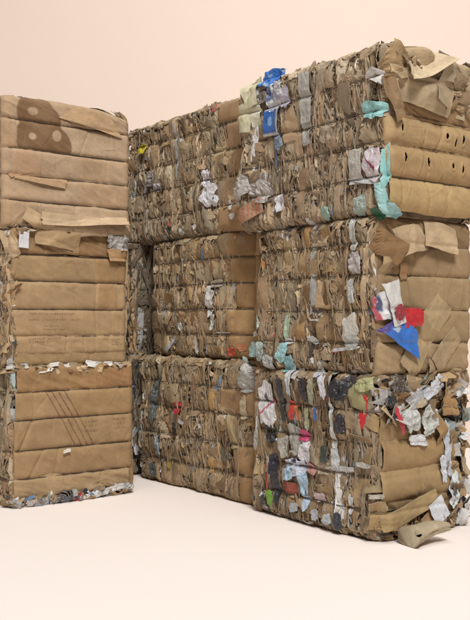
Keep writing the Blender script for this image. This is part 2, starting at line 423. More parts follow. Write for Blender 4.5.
def film(bale, name, face, y, z, w, h, col, o=0.02, tilt=0.0, amp=0.03, mat=None, shape='rag', freq=2.2, colfn=None, n=20, label=None, yaw=0.0, bend=0.0, solid=0.0018, pitch=0.0, pinch=False):
    """a crumpled sheet of plastic, paper or board caught in the face of a bale"""
    sd = int(rng.integers(1, 99999))
    a, b = np.meshgrid(np.linspace(-1, 1, n), np.linspace(-1, 1, n), indexing='ij')
    if shape == 'rag':                                   # square to uneven blob
        r = np.maximum(np.abs(a), np.abs(b)); th = np.arctan2(b, a)
        ca = np.abs(np.cos(th)); sa = np.abs(np.sin(th)); sq = np.maximum(ca, sa)
        k = 1 - .45 * (1 - sq) - .3 * vnoise(np.cos(th) * 2.2 + 5, np.sin(th) * 2.2 + 5, sd)
        A = a * k; B = b * k
    else:
        A = a + .05 * (vnoise(b * 3, 0 * b, sd) - .5); B = b + .05 * (vnoise(a * 3, 0 * a + 5, sd + 1) - .5)
        if shape == 'taper': A = A * (.55 + .45 * (1 - b) / 2)
    amp = min(amp, .17 * min(w, h) + .004)
    if mat is M_PANEL:                                   # board: straight-edged, bent along a few creases
        if shape == 'rag':
            cj = rng.uniform(-.32, .12, (4, 2)); A, B = a.copy(), b.copy()
            wa, wb = (a + 1) / 2, (b + 1) / 2
            for (ia, ib), (da, db) in zip(((0, 0), (0, 1), (1, 0), (1, 1)), cj):
                wt = (wa if ia else 1 - wa) * (wb if ib else 1 - wb)
                A = A + wt * (da if ia else -da); B = B + wt * (db if ib else -db)
            A = A + .06 * (fbm(b * 4, 0 * b, sd + 2, 3) - .5) * (np.abs(a) > .99); B = B + .06 * (fbm(a * 4, 0 * a, sd + 3, 3) - .5) * (np.abs(b) > .99)
        f = 0 * a
        for q in range(4):
            th = rng.uniform(0, 3.14); f = f + rng.choice([-1, 1]) * np.abs(a * w * math.cos(th) + b * h * math.sin(th) - rng.uniform(-.5, .5) * min(w, h)) * min(.35, amp * 5)
        f = f - f.mean() + .004 * (fbm(a * w * 20, b * h * 20, sd, 2) - .5)
    else:
        fr = freq * 3.2
        f = amp * 2.4 * (ridge(a * w * fr * .5 + 7, b * h * fr * .5 + 3, sd, 3) - .55) + amp * .5 * (ridge(a * w * fr * 2 + b, b * h * fr * 2 - a, sd + 9, 2) - .5)
    f = f + bend * (B ** 2)
    c = np.broadcast_to(np.asarray(col, float), a.shape + (3,)).copy() if colfn is None else colfn(a, b)
    c = c * (WARM * .86 if mat is M_PANEL else .84) * (.85 + .3 * fbm(a * 3, b * 3, sd + 4, 2))[..., None]
    U = A * w / 2; V = B * h / 2
    cp, sp = math.cos(pitch), math.sin(pitch); V, f = V * cp - f * sp, V * sp + f * cp
    cy, sy = math.cos(yaw), math.sin(yaw); U, f = U * cy - f * sy, U * sy + f * cy
    ct, st = math.cos(tilt), math.sin(tilt)
    P = face(y + U * ct - V * st, z + U * st + V * ct, o + f)
    mb = MB(); mb.grid(P, c)
    ob = mb.build(name, mat or M_FILM, bale.e, solid=solid, smooth=False)
    if label: ob['label'] = label
    return ob

WHITE = (.74, .74, .74); OFFW = (.66, .64, .60); BLACK = (.03, .03, .035); GREYF = (.42, .42, .42)
TEAL = (.33, .62, .60); BLUE = (.06, .17, .55); RED = (.60, .035, .04); CREAM = (.64, .61, .46); LAV = (.55, .52, .62); SKY = (.42, .58, .72)
B1 = (.44, .285, .165); B2 = (.49, .33, .195); B3 = (.36, .225, .125); B4 = (.53, .385, .25); B5 = (.40, .255, .14)

def text_rows(panel_ob, surf, x0, t0, rows, cw, ch, gap, col=(.19, .115, .065), slant=0.0, jit=.25, hT=0.2, name='printed_text'):
    """rows of small worn printed characters lying on a panel"""
    for ri, ln in enumerate(rows):
        mb = MB()
        x = x0 + (ln[1] if isinstance(ln, tuple) else 0); L = ln[0] if isinstance(ln, tuple) else ln
        t = t0 - ri * gap
        xe = x + L
        while x < xe:
            w = cw * rng.uniform(.6, 1.2)
            if rng.random() > .14:
                hh = ch * rng.uniform(.7, 1.0)
                # one worn character: a stem and a bar
                for (ax, bx, at, bt) in ((0, .3 * w, 0, hh), (0, w * .75, hh * rng.choice([0, .42, .8]), None)):
                    if bt is None: bt = at + hh * .2
                    X, T = np.meshgrid(np.linspace(x + ax, x + bx, 3), np.linspace(t + at, t + bt, 3), indexing='ij')
                    mb.grid(surf(X + slant * (T - t), np.clip(T, .02, .98)), np.array(col) * rng.uniform(.9, 1.6))
            x += w * (1.1 if rng.random() > .12 else 1.7)
        mb.build(name, M_INK, panel_ob, smooth=True)

# ================================================================== the stacks
def row_org(s, out=0.0):
    p = CORNER - E1 * s - E2 * out
    return p
SIX = lambda *b: list(b)

# ---------------------------------------------------------------- right-hand stack
rt = Bale('cardboard_bale', row_org(-0.03, -.02), 2.20, 1.0, 1.53, 1.15, SIX(0, .22, .42, .60, .80, 1.0),
          'top bale of nearest stack, with a blue bag and cream cartons on its face', 11, tilt=.012)
rm = Bale('cardboard_bale', row_org(0.05, -.02), 1.12, .99, 1.27, 1.08, SIX(0, .2, .41, .63, .83, 1.0),
          'middle bale of nearest stack, with a red, white and blue wrapper on its end', 12, tilt=-.012)
rb = Bale('cardboard_bale', row_org(0.04, -.02), 0.0, .95, 1.31, 1.12, SIX(0, .18, .38, .58, .78, 1.0),
          'bottom bale of the nearest stack, full of white, black, blue and red plastic', 13, tilt=.008)
# middle stack
mt = Bale('cardboard_bale', row_org(1.58, -.17), 2.24, 1.2, 1.95, 1.12, SIX(0, .2, .42, .62, .82, 1.0),
          'top bale of the middle stack, with a torn white plastic bag hanging on its face', 21, r0=.12, tilt=.014)
mm = Bale('cardboard_bale', row_org(1.46, -.16), 1.16, 1.2, 1.64, 1.08, SIX(0, .2, .4, .6, .8, 1.0),
          'middle bale of middle stack, with a silvery strip and a dark gap at its left', 22, r0=.42, r1=.12, tilt=-.012)
mbm = Bale('cardboard_bale', row_org(1.40, -.10), 0.0, 1.2, 1.76, 1.16, SIX(0, .2, .41, .62, .81, 1.0),
           'bottom bale of middle stack, all brown sheets with a small cream carton at its right', 23, r0=.16, tilt=.006)
# left-hand stack
LORG = np.array([-1.775, 6.985])
def lf(px, py): return front_pt(px, py, LORG + E1 * .03)
def lft(px, py):
    x, z = lf(px, py); return x + .085, z
lt = Bale('cardboard_bale', LORG - E2 * .085, 2.235, 1.16, 1.5, 1.05, SIX(0, .205, .40, .60, .82, 1.0),
          'top bale of the left stack, with a dark round wet stain on its end', 31, tilt=-.02)
lm = Bale('cardboard_bale', LORG - E2 * .02, 1.12, 1.09, 1.5, 1.115, SIX(0, .215, .415, .62, .81, 1.0),
          'middle bale of the left stack, with lines of small print on its flat end', 32, tilt=.018)
lb = Bale('cardboard_bale', LORG + E1 * .02 - E2 * .025, 0.0, 1.135, 1.5, 1.12, SIX(0, .2, .40, .62, .82, 1.0),
          'bottom bale of left stack, with slanting brown print and white plastic squeezed out beneath', 33, tilt=-.006)
# behind the middle stack, seen in the dark gap
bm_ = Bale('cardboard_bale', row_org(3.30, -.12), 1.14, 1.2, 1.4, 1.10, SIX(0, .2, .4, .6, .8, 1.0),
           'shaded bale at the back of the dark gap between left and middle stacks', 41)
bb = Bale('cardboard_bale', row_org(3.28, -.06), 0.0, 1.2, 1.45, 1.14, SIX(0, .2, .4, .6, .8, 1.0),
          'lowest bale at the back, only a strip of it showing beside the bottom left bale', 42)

for b in (rt, rm, rb, mt, mm, mbm, lt, lm, lb, bm_, bb):
    b.core(); b.wires()

# ---------------------------------------------------------------- sides of folded layers
rt.scrap(dirty=.05, grey=.25, tone=1.02)
rm.scrap(dirty=.04, grey=.12, tone=.98)
rb.scrap(dirty=.15, grey=.15, tone=.88)  # lower tone paints in the light falling off towards the ground
for b in (rt, rm, rb): b.scrap(face=b.farwall, density=.4, dirty=.06)
mt.scrap(dirty=.05, grey=.15, tone=.98)
mm.scrap(dirty=.04, grey=.05, tone=.97, y0=.22)
mbm.scrap(dirty=.07, grey=.05, tone=.88)  # light falloff near the ground put into this tone as well
for b in (lt, lm, lb):
    b.scrap(dirty=.16, density=.8, grey=.1)
    b.scrap(face=b.farwall, dirty=.1, density=.6)
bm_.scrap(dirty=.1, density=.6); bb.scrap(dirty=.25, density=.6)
for b in (bm_, bb): b.scrap(face=b.front, y1=b.W, density=.6, dirty=.12, tone=.55, grey=.4)  # deep shade of the gap put into the colour: darker, greyer ends

# ---------------------------------------------------------------- smooth ends of the left stack
def wet(X, Z, c):
    def el(px, py, rx, ry):
        x, z = lft(px, py); return ((X - x) / rx) ** 2 + ((Z + 2.235 - z) / ry) ** 2
    w = .012 * (fbm(X * 14, Z * 14, 5, 3) - .5)
    n = 0.12 * (fbm(X * 9, Z * 9, 5, 3) - .5)
    body = (np.minimum(el(36, 113, .165, .16), np.minimum(np.minimum(el(39, 138, .20, .18), el(46, 124, .14, .16)), el(54, 146, .16, .16))) + n) < 1
    xl, _ = lft(17, 100); _, zl = lft(40, 156)
    body &= (X > xl + w) & (Z + 2.235 > zl + w)
    hole = (el(33, 111, .045, .032) < 1) | (el(57, 136, .04, .045) < 1) | (el(33, 136, .035, .03) < .8)
    m = (body & ~hole)
    soft = m.astype(float)
    for _ in range(2):
        soft[1:-1] = (soft[:-2] + soft[1:-1] + soft[2:]) / 3; soft[:, 1:-1] = (soft[:, :-2] + soft[:, 1:-1] + soft[:, 2:]) / 3
    soft *= (.8 + .35 * (fbm(X * 6, Z * 6, 77, 2) - .3))
    soft = np.clip(soft, 0, 1)[..., None]
    return c * (1 - soft) + soft * np.array((.175, .095, .045))
LB = (.45, .32, .225); LB2 = (.48, .35, .25)
lt.panel(4, LB, bulge=.03, stain=wet, patches=((.0, .1, (.42, .29, .19), .002),), nu=320, nv=70, rag=.012, crum=.006, crown=.07)
lt.panel(3, LB2, bulge=.035, stain=wet, nu=320, nv=70, sag=.0, patches=((.0, .11, (.45, .28, .17), .003),), folds=((.72, .006, .1),))
lt.panel(2, LB, bulge=.03, patches=((.10, .32, (.43, .26, .155), .004), (.70, .92, (.42, .285, .18), .003)), dents=((.8, .4, .12, .02),))
lt.panel(1, LB, bulge=.035, patches=((.68, 1.2, (.45, .30, .185), .003),), dents=((.35, .6, .12, .025), (.5, .8, .09, .02)))
lt.panel(0, LB2, bulge=.03, x0=.0, x1=.36, patches=((.0, .3, (.43, .28, .17), .003),))
lt.panel(0, (.47, .34, .24), bulge=.03, x0=.33, sag=.03, lift=.055, folds=((.62, .008, .04),), rag=.02)
# torn flap over the upper bands and the fold line behind it
x, z = lft(92, 120)
film(lt, 'torn_flap', lt.front, x, z - 2.235, .60, .15, (.46, .31, .195), o=.036, tilt=-.17, amp=.003, mat=M_PANEL, shape='taper', freq=1.2, solid=.004, pitch=-.08)
for px, py, w, h, c, t in ((46, 180, .50, .08, (.46, .305, .19), -.12), (26, 168, .30, .09, (.45, .275, .165), .3)):
    x, z = lft(px, py)
    film(lt, 'torn_flap', lt.front, x, z - 2.235, w, h, c, o=.016, tilt=t, amp=.004, mat=M_PANEL, solid=.003, pitch=-.1)
x, z = lft(83, 221)
film(lt, 'torn_flap', lt.front, x, z - 2.235, .78, .10, (.56, .42, .29), o=.06, tilt=.02, amp=.02, mat=M_PANEL, shape='sq', freq=2.5, solid=.004, pitch=-.5)
x, z = lft(40, 222)
film(lt, 'torn_flap', lt.front, x, z - 2.235, .34, .13, (.50, .36, .235), o=.05, tilt=-.5, amp=.015, mat=M_PANEL, solid=.004)

LM = (.40, .275, .16); LM2 = (.43, .295, .175)
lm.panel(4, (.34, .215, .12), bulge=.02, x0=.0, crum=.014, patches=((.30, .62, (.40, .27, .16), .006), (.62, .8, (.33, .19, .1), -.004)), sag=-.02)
lm.panel(3, LM, bulge=.03, x0=.015, patches=((.78, 1.2, (.36, .21, .10), .004),))
lm.panel(2, LM2, bulge=.035, x0=.015, patches=((.80, .98, (.37, .215, .105), .004),), folds=((.78, .008, .01),))
p, sf = lm.panel(1, LM2, bulge=.035, x0=.015, folds=((.78, .006, -.01), (.93, .004, 0)))
text_rows(p, sf, .16, .80, [.40], .017, .055, .1); text_rows(p, sf, .16, .60, [(.46, 0)], .017, .05, .1)
text_rows(p, sf, .28, .38, [.14, .2], .015, .05, .12)
p, sf = lm.panel(0, LM, bulge=.03, x0=.015, folds=((.72, .006, .02),), rag=.012)
p2, sf2 = lm.panel(0, LM2, bulge=.045, x0=.02, x1=1.06, z0=.10, z1=.25, folds=((.77, .006, .01), (.9, .004, .02)))
text_rows(p2, sf2, .16, .78, [.28, .17], .017, .09, .17); text_rows(p2, sf2, .93, .7, [.08, .06, .09], .014, .06, .14)
x, z = lf(25, 240); film(lm, 'paper_label', lm.front, x, z - 1.12, .085, .13, (.72, .70, .72), o=.045, amp=.006, mat=M_PAPER, shape='sq', tilt=-.06)
x, z = lf(14, 244); film(lm, 'torn_flap', lm.front, x, z - 1.12, .11, .24, (.52, .39, .27), o=.03, amp=.02, mat=M_PANEL, tilt=.3, solid=.004)
x, z = lf(119, 243); film(lm, 'plastic_bag', lm.front, x, z - 1.12, .28, .15, (.50, .48, .45), o=.05, amp=.03, tilt=-.15, freq=3)
x, z = lf(122, 256); film(lm, 'torn_flap', lm.front, x, z - 1.12, .26, .12, (.47, .30, .165), o=.05, amp=.012, mat=M_PANEL, tilt=.05, solid=.004)
x, z = lf(60, 238); film(lm, 'torn_flap', lm.front, x, z - 1.12, .40, .16, (.43, .30, .18), o=.04, amp=.02, mat=M_PANEL, tilt=-.12, solid=.004, shape='sq')
# strip of upright sheets down the left of the flat end
fmb = MB()
for k in range(46):
    piece(fmb, lm.front, rng.uniform(-.03, .03), rng.uniform(.05, 1.0), rng.uniform(.03, .08), rng.uniform(.08, .25), rng.uniform(.0, .03), rng.normal(0, .15), rng.normal(0, .6), rng.normal(0, .2), misc() if rng.random() < .15 else kraft() * .95, 5, 7, crease=.3, rag=.12)
fmb.build('folded_layers', M_BOARD, lm.e, solid=.0035, smooth=False)

LBc = (.37, .245, .14); LB3 = (.41, .275, .16)
lb.panel(4, (.37, .225, .115), bulge=.025, x0=.05, crum=.012, patches=((.0, .5, (.36, .225, .12), .006), (.5, .75, (.40, .25, .13), .002),(.75, 1.2, (.37, .21, .105), .005)))
DIAG = []
p, sf = lb.panel(3, LB3, bulge=.03, x0=.04, patches=((.0, .18, (.36, .235, .125), .004), (.52, 1.2, (.41, .26, .13), .004)))
DIAG.append((p, sf, .30, .0))
p, sf = lb.panel(2, (.38, .255, .145), bulge=.035, x0=.03, folds=((.13, .02, .12), (.55, .006, .02)))
DIAG.append((p, sf, .44, .0))
text_rows(p, sf, .66, .78, [.12, .10, .11], .017, .07, .16); text_rows(p, sf, .93, .8, [.13, .10, .12], .015, .06, .15)
p, sf = lb.panel(1, LBc, bulge=.035, x0=.03, folds=((.22, .012, .14), (.40, .008, .05)))
p, sf = lb.panel(0, (.42, .295, .18), bulge=.03, x0=.03, x1=1.08, z0=.07, folds=((.47, .008, 0), (.8, .01, .05)), rag=.03, crum=.012)
for p, sf, xs, _ in DIAG:                                 # slanting bars of print across two bands
    for q in range(4):
        mb = MB(); t = np.linspace(.95, .05, 40)
        for j in range(39):
            wq = .007 * (.55 + .6 * rng.random())
            xc = xs + q * .055 + (1 - t[j]) * .14
            X, T = np.meshgrid(np.linspace(xc - wq, xc + wq, 3), np.array([t[j], t[j + 1] + .006]), indexing='ij')
            X = X + (t[j] - T) * .14
            mb.grid(sf(X, T), np.array((.24, .14, .08)) * rng.uniform(.9, 1.5))
        mb.build('printed_bar', M_INK, p)
film(lb, 'paper_scrap', lb.front, *(lambda a: (a[0], a[1]))(lf(68, 450)), .085, .035, (.72, .68, .6), o=.05, amp=.012, mat=M_PAPER, tilt=.25)
for (px, py, w, h, c, t, nm) in ((95, 496, .34, .07, WHITE, .12, 'plastic_bag'), (50, 503, .34, .08, (.35, .36, .39), .1, 'plastic_bag'), (78, 497, .13, .075, RED, .3, 'plastic_wrapper'), (112, 488, .26, .06, OFFW, .2, 'plastic_bag'),
                              (122, 485, .2, .055, (.5, .52, .56), .1, 'plastic_bag'), (36, 507, .16, .06, (.55, .5, .48), .0, 'plastic_bag'), (70, 503, .2, .05, (.12, .12, .15), .1, 'plastic_bag')):
    x, z = lf(px, py); film(lb, nm, lb.front, x, max(z, .035), w, h, c, o=.04, amp=.02, tilt=t, freq=3)
fmb = MB()
for k in range(90):
    x = rng.uniform(0, 1.1)
    piece(fmb, lb.front, x, rng.uniform(.0, .085), rng.uniform(.03, .1), rng.uniform(.02, .07), rng.uniform(-.0, .05), rng.normal(.1, .5), rng.normal(0, .6), rng.normal(0, .5), misc() if rng.random() < .5 else kraft() * .9, 4, 4, crease=.35, rag=.1)
fmb.build('paper_shreds', M_BOARD, lb.e, solid=.003, smooth=False); fmb = MB()
for k in range(70):                                      # paper edges pressed in the seam above
    x = rng.uniform(0, 1.1)
    piece(fmb, lb.front, x, 1.12 - abs(rng.normal(0, .03)) + .01, rng.uniform(.05, .2), rng.uniform(.02, .05), rng.uniform(-.02, .02), rng.normal(0, .1), rng.normal(0, .3), rng.normal(0, .5), (np.array(OFFW) * rng.uniform(.7, 1.1)) if rng.random() < .25 else kraft(), 6, 4, crease=.25, rag=.08)
fmb.build('paper_shreds', M_BOARD, lb.e, solid=.003, smooth=False)
for bale, zz, n in ((lt, .0, 60), (lm, 1.115, 75)):
    fmb = MB()
    for k in range(n):
        piece(fmb, bale.front, rng.uniform(0, 1.06), zz + rng.normal(0, .015), rng.uniform(.05, .18), rng.uniform(.02, .06), rng.uniform(-.02, .02), rng.normal(0, .12), rng.normal(0, .3), rng.normal(0, .5), misc() if rng.random() < .1 else kraft(), 6, 4, crease=.25, rag=.08)
    fmb.build('paper_shreds', M_BOARD, bale.e, solid=.003, smooth=False)

# ---------------------------------------------------------------- wrapped right ends of the middle stack
for k, c in enumerate([(.38, .24, .125), (.41, .26, .14), (.38, .235, .12), (.36, .225, .115), (.30, .185, .10)]):
    mm.panel(k, c, x0=-.0, x1=.36 + .06 * math.sin(k * 2.1), bulge=.02, face=lambda x, z, o: mm.wall(x, z, o + .012), nu=60, nv=18, crum=.008, rag=.012)
for k, c in enumerate([(.40, .26, .15), (.41, .27, .16), (.40, .26, .15), (.42, .28, .17), (.37, .24, .14)]):
    mt.panel(k, c, x0=-.0, x1=.30 + .08 * math.sin(k * 1.7 + 1), bulge=.02, face=lambda x, z, o: mt.wall(x, z, o + .012), nu=60, nv=18, crum=.008, rag=.012)
for k in (0, 1, 3):
    mbm.panel(k, ((.33, .205, .105), (.36, .23, .12), 0, (.37, .24, .14))[k], x0=.0, x1=.2 + .08 * k, bulge=.02, face=lambda x, z, o: mbm.wall(x, z, o + .01), nu=50, nv=16, crum=.012, rag=.015)
for b in (mt, mm, mbm):
    for k in range(5):
        b.panel(k, (B5, B1, B3)[k % 3], nu=50, nv=10)

# ---------------------------------------------------------------- end of the right-hand stack
def rf(px, py, off=.06):
    t, z = front_pt(px, py, CORNER + E1 * off); return t - .02, z
Z2 = 2.20
VH = lambda z: [(x, z, .011, .032) for x in (.14, .40, .66, .95)]
rt.panel(bk=.95, pw=3, k=0, col=(.50, .355, .19), bulge=.045, x0=.02, sag=.02, z0=.05, z1=.255, nu=200, nv=36, folds=((.14, .012, .02), (.42, .014, -.03), (.62, .008, .01), (.9, .01, .0)), rag=.01)
rt.panel(bk=.95, pw=3, k=1, col=(.44, .30, .165), bulge=.04, z0=.255, z1=.47, nu=260, nv=44, holes=[(.17, .39, .010, .030), (.42, .385, .007, .034), (.66, .38, .012, .02), (.77, .37, .01, .03)], folds=((.165, .008, .0), (.41, .012, .0), (.56, .012, -.04), (.9, .008, 0)))
rt.panel(bk=.95, pw=3, k=2, col=(.46, .325, .185), bulge=.035, z0=.47, z1=.665, nu=260, nv=40, holes=[(.14, .585, .012, .026), (.37, .58, .006, .03), (.60, .585, .013, .02), (.70, .55, .007, .03), (.78, .58, .012, .03)], folds=((.38, .012, 0), (.55, .016, .06), (.68, .01, -.02)))
rt.panel(3, (.36, .235, .13), bulge=.02, z0=.655, z1=.80, crum=.012, sag=-.02)
rt.panel(4, (.40, .31, .21), bulge=.02, crum=.02, z0=.80, z1=1.14, rag=.02)
x, z = rf(420, 92); film(rt, 'torn_flap', rt.front, x, z - Z2, .62, .22, (.50, .395, .275), o=.07, tilt=-.1, amp=.02, mat=M_PANEL, shape='sq', solid=.004, pitch=.1, freq=1.5)
x, z = rf(452, 96); film(rt, 'torn_flap', rt.front, x, z - Z2, .50, .30, (.44, .35, .25), o=.06, tilt=-.25, amp=.03, mat=M_PANEL, solid=.004)
x, z = rf(420, 68); film(rt, 'torn_flap', rt.front, x, z - Z2, .52, .15, (.62, .50, .36), o=.10, tilt=.42, amp=.008, mat=M_PANEL, shape='taper', solid=.005, pitch=-.75, freq=1)
x, z = rf(425, 58); film(rt, 'torn_flap', rt.front, x, z - Z2, .42, .15, (.43, .32, .21), o=.01, tilt=-.05, amp=.03, mat=M_PANEL, solid=.004)
x, z = rf(456, 66); film(rt, 'torn_flap', rt.front, x, z - Z2, .36, .14, (.38, .30, .22), o=.02, tilt=-.2, amp=.03, mat=M_PANEL, solid=.004)
x, z = rf(404, 66); film(rt, 'torn_flap', rt.front, x, z - Z2, .34, .2, (.44, .31, .18), o=.045, tilt=-.45, amp=.02, mat=M_PANEL, solid=.004, freq=1.5)
x, z = rf(445, 74); film(rt, 'torn_flap', rt.front, x, z - Z2, .62, .15, (.36, .29, .21), o=.02, tilt=-.12, amp=.03, mat=M_PANEL, solid=.004, shape='sq')
x, z = rf(393, 93); film(rt, 'torn_flap', rt.front, x, z - Z2, .09, .36, (.30, .20, .12), o=.07, tilt=.35, amp=.015, mat=M_PANEL, solid=.004)
fmb = MB()
for k in range(90):
    piece(fmb, rt.front, rng.uniform(0, .98), rng.uniform(.80, 1.09), rng.uniform(.06, .2), rng.uniform(.03, .1), rng.uniform(.0, .05), rng.normal(-.15, .3), rng.normal(0, .4), rng.normal(.2, .6), kraft() * np.array((.98, 1.0, 1.05)), 6, 5, crease=.25, rag=.06)
fmb.build('paper_shreds', M_BOARD, rt.e, solid=.003, smooth=False); fmb = MB()
for k in range(12):
    piece(fmb, rt.front, rng.uniform(0, .98), rng.uniform(-.0, .06), rng.uniform(.05, .2), rng.uniform(.03, .08), rng.uniform(.0, .04), rng.normal(0, .2), rng.normal(0, .3), rng.normal(0, .35), kraft(), 6, 5, crease=.25, rag=.06)

# middle bale of the right stack
Zm = 1.12
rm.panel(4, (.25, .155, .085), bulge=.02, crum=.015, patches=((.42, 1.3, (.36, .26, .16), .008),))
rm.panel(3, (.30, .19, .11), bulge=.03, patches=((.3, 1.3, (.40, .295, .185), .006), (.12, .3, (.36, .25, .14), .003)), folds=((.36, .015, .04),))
rm.panel(2, (.36, .255, .15), bulge=.035, patches=((.34, 1.3, (.41, .30, .19), .006),), folds=((.33, .015, -.05),))
rm.panel(1, (.36, .25, .145), bulge=.035, patches=((.45, 1.3, (.40, .295, .185), .006),))
rm.panel(0, (.40, .29, .18), bulge=.03, crum=.012, rag=.02)
for (px, py, w, h, c, t, nm, pt, am) in ((418, 238, .30, .20, (.53, .40, .27), .25, 'torn_flap', -.35, .02), (447, 236, .34, .20, (.54, .41, .28), -.15, 'torn_flap', -.3, .012), (396, 246, .30, .2, (.28, .17, .09), -.5, 'torn_flap', .1, .02),
                                     (434, 336, .62, .20, (.43, .325, .205), .88, 'torn_flap', 0, .004), (455, 350, .34, .15, (.42, .315, .20), .75, 'torn_flap', .05, .004), (398, 268, .16, .24, (.40, .29, .18), -.2, 'torn_flap', .0, .02), (412, 262, .08, .3, (.33, .2, .11), .1, 'torn_flap', 0, .015),
                                     (452, 372, .4, .1, (.46, .35, .23), -.2, 'torn_flap', -.3, .012)):
    x, z = rf(px, py)
    film(rm, nm, rm.front, x, z - Zm, w, h, c, o=.06 if py < 260 else .028, tilt=t, amp=am, mat=M_PANEL, shape='sq' if am < .015 else 'rag', solid=.004, pitch=pt, freq=1.4)
def wrap_white(a, b):
    c = np.full(a.shape + (3,), .72); c[(a < -.2) & (b > -.3)] = (.10, .12, .22); c[(a < -.55)] = (.5, .12, .14); c[(vnoise(a * 4, b * 4, 5) > .8)] = (.55, .5, .6)
    return c
x, z = rf(392, 307); film(rm, 'plastic_wrapper', rm.front, x, z - Zm, .17, .22, WHITE, o=.055, tilt=.2, amp=.01, colfn=wrap_white, freq=2)
x, z = rf(400, 303); film(rm, 'plastic_wrapper', rm.front, x, z - Zm, .13, .30, (.74, .73, .70), o=.075, tilt=.28, amp=.008, shape='sq')
x, z = rf(415, 318); film(rm, 'plastic_wrapper', rm.front, x, z - Zm, .32, .17, RED, o=.065, tilt=.05, amp=.012, freq=2)
x, z = rf(402, 312); film(rm, 'plastic_wrapper', rm.front, x, z - Zm, .12, .12, (.34, .04, .05), o=.085, tilt=.5, amp=.02, freq=3)
def wrap_blue(a, b):
    c = np.broadcast_to(np.array((.05, .19, .62)), a.shape + (3,)).copy(); c[(np.abs(a + .45) < .16) & (np.abs(b) < .3)] = (.55, .68, .8); c[a < -.75] = (.10, .08, .3); return c
x, z = rf(409, 334); film(rm, 'plastic_wrapper', rm.front, x, z - Zm, .42, .17, BLUE, o=.07, tilt=-.5, amp=.01, colfn=wrap_blue, freq=2, shape='taper')

# bottom bale of the right stack
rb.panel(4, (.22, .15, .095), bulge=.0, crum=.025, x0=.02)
rb.panel(3, (.34, .235, .13), bulge=.03, x0=.02, x1=.62, crum=.012, folds=((.2, .01, .1),), rag=.02)
rb.panel(bk=.95, pw=3, k=2, col=(.40, .275, .15), bulge=.045, x0=.03, x1=.80, z0=.47, z1=.68, sag=.01, nu=180, nv=30, patches=((.0, .05, (.33, .22, .12), .004),))
rb.panel(bk=.95, pw=3, k=1, col=(.40, .28, .155), bulge=.04, x0=.02, x1=.84, z0=.265, z1=.475, sag=.01, folds=((.42, .008, 0),))
rb.panel(0, (.36, .25, .14), bulge=.02, x0=.02, z0=.06, z1=.27, crum=.014)
fmb = MB()
for k in range(85):
    piece(fmb, rb.front, rng.uniform(0, .94), rng.uniform(.84, 1.10), rng.uniform(.06, .19), rng.uniform(.05, .15), rng.uniform(-.01, .03), rng.normal(.2, .5), rng.normal(0, .4), rng.normal(.1, .35), misc() if rng.random() < .35 else kraft() * .95, 6, 5, crease=.3, rag=.07)
fmb.build('paper_shreds', M_BOARD, rb.e, solid=.003, smooth=False); fmb = MB()
for k in range(60):
    piece(fmb, rb.front, rng.uniform(.72, .94), rng.uniform(.05, .9), rng.uniform(.03, .1), rng.uniform(.06, .18), rng.uniform(.0, .05), rng.normal(.0, .4), rng.normal(0, .7), rng.normal(.1, .4), misc() if rng.random() < .5 else kraft() * .95, 5, 6, crease=.3, rag=.07)
fmb.build('paper_shreds', M_BOARD, rb.e, solid=.003, smooth=False); fmb = MB()
for k in range(60):
    piece(fmb, rb.front, rng.uniform(0, .94), rng.uniform(.02, .12), rng.uniform(.04, .14), rng.uniform(.03, .08), rng.uniform(.0, .04), rng.normal(.0, .4), rng.normal(0, .5), rng.normal(.1, .5), misc() if rng.random() < .25 else kraft() * .95, 5, 5, crease=.3, rag=.07)
fmb.build('paper_shreds', M_BOARD, rb.e, solid=.003, smooth=False)
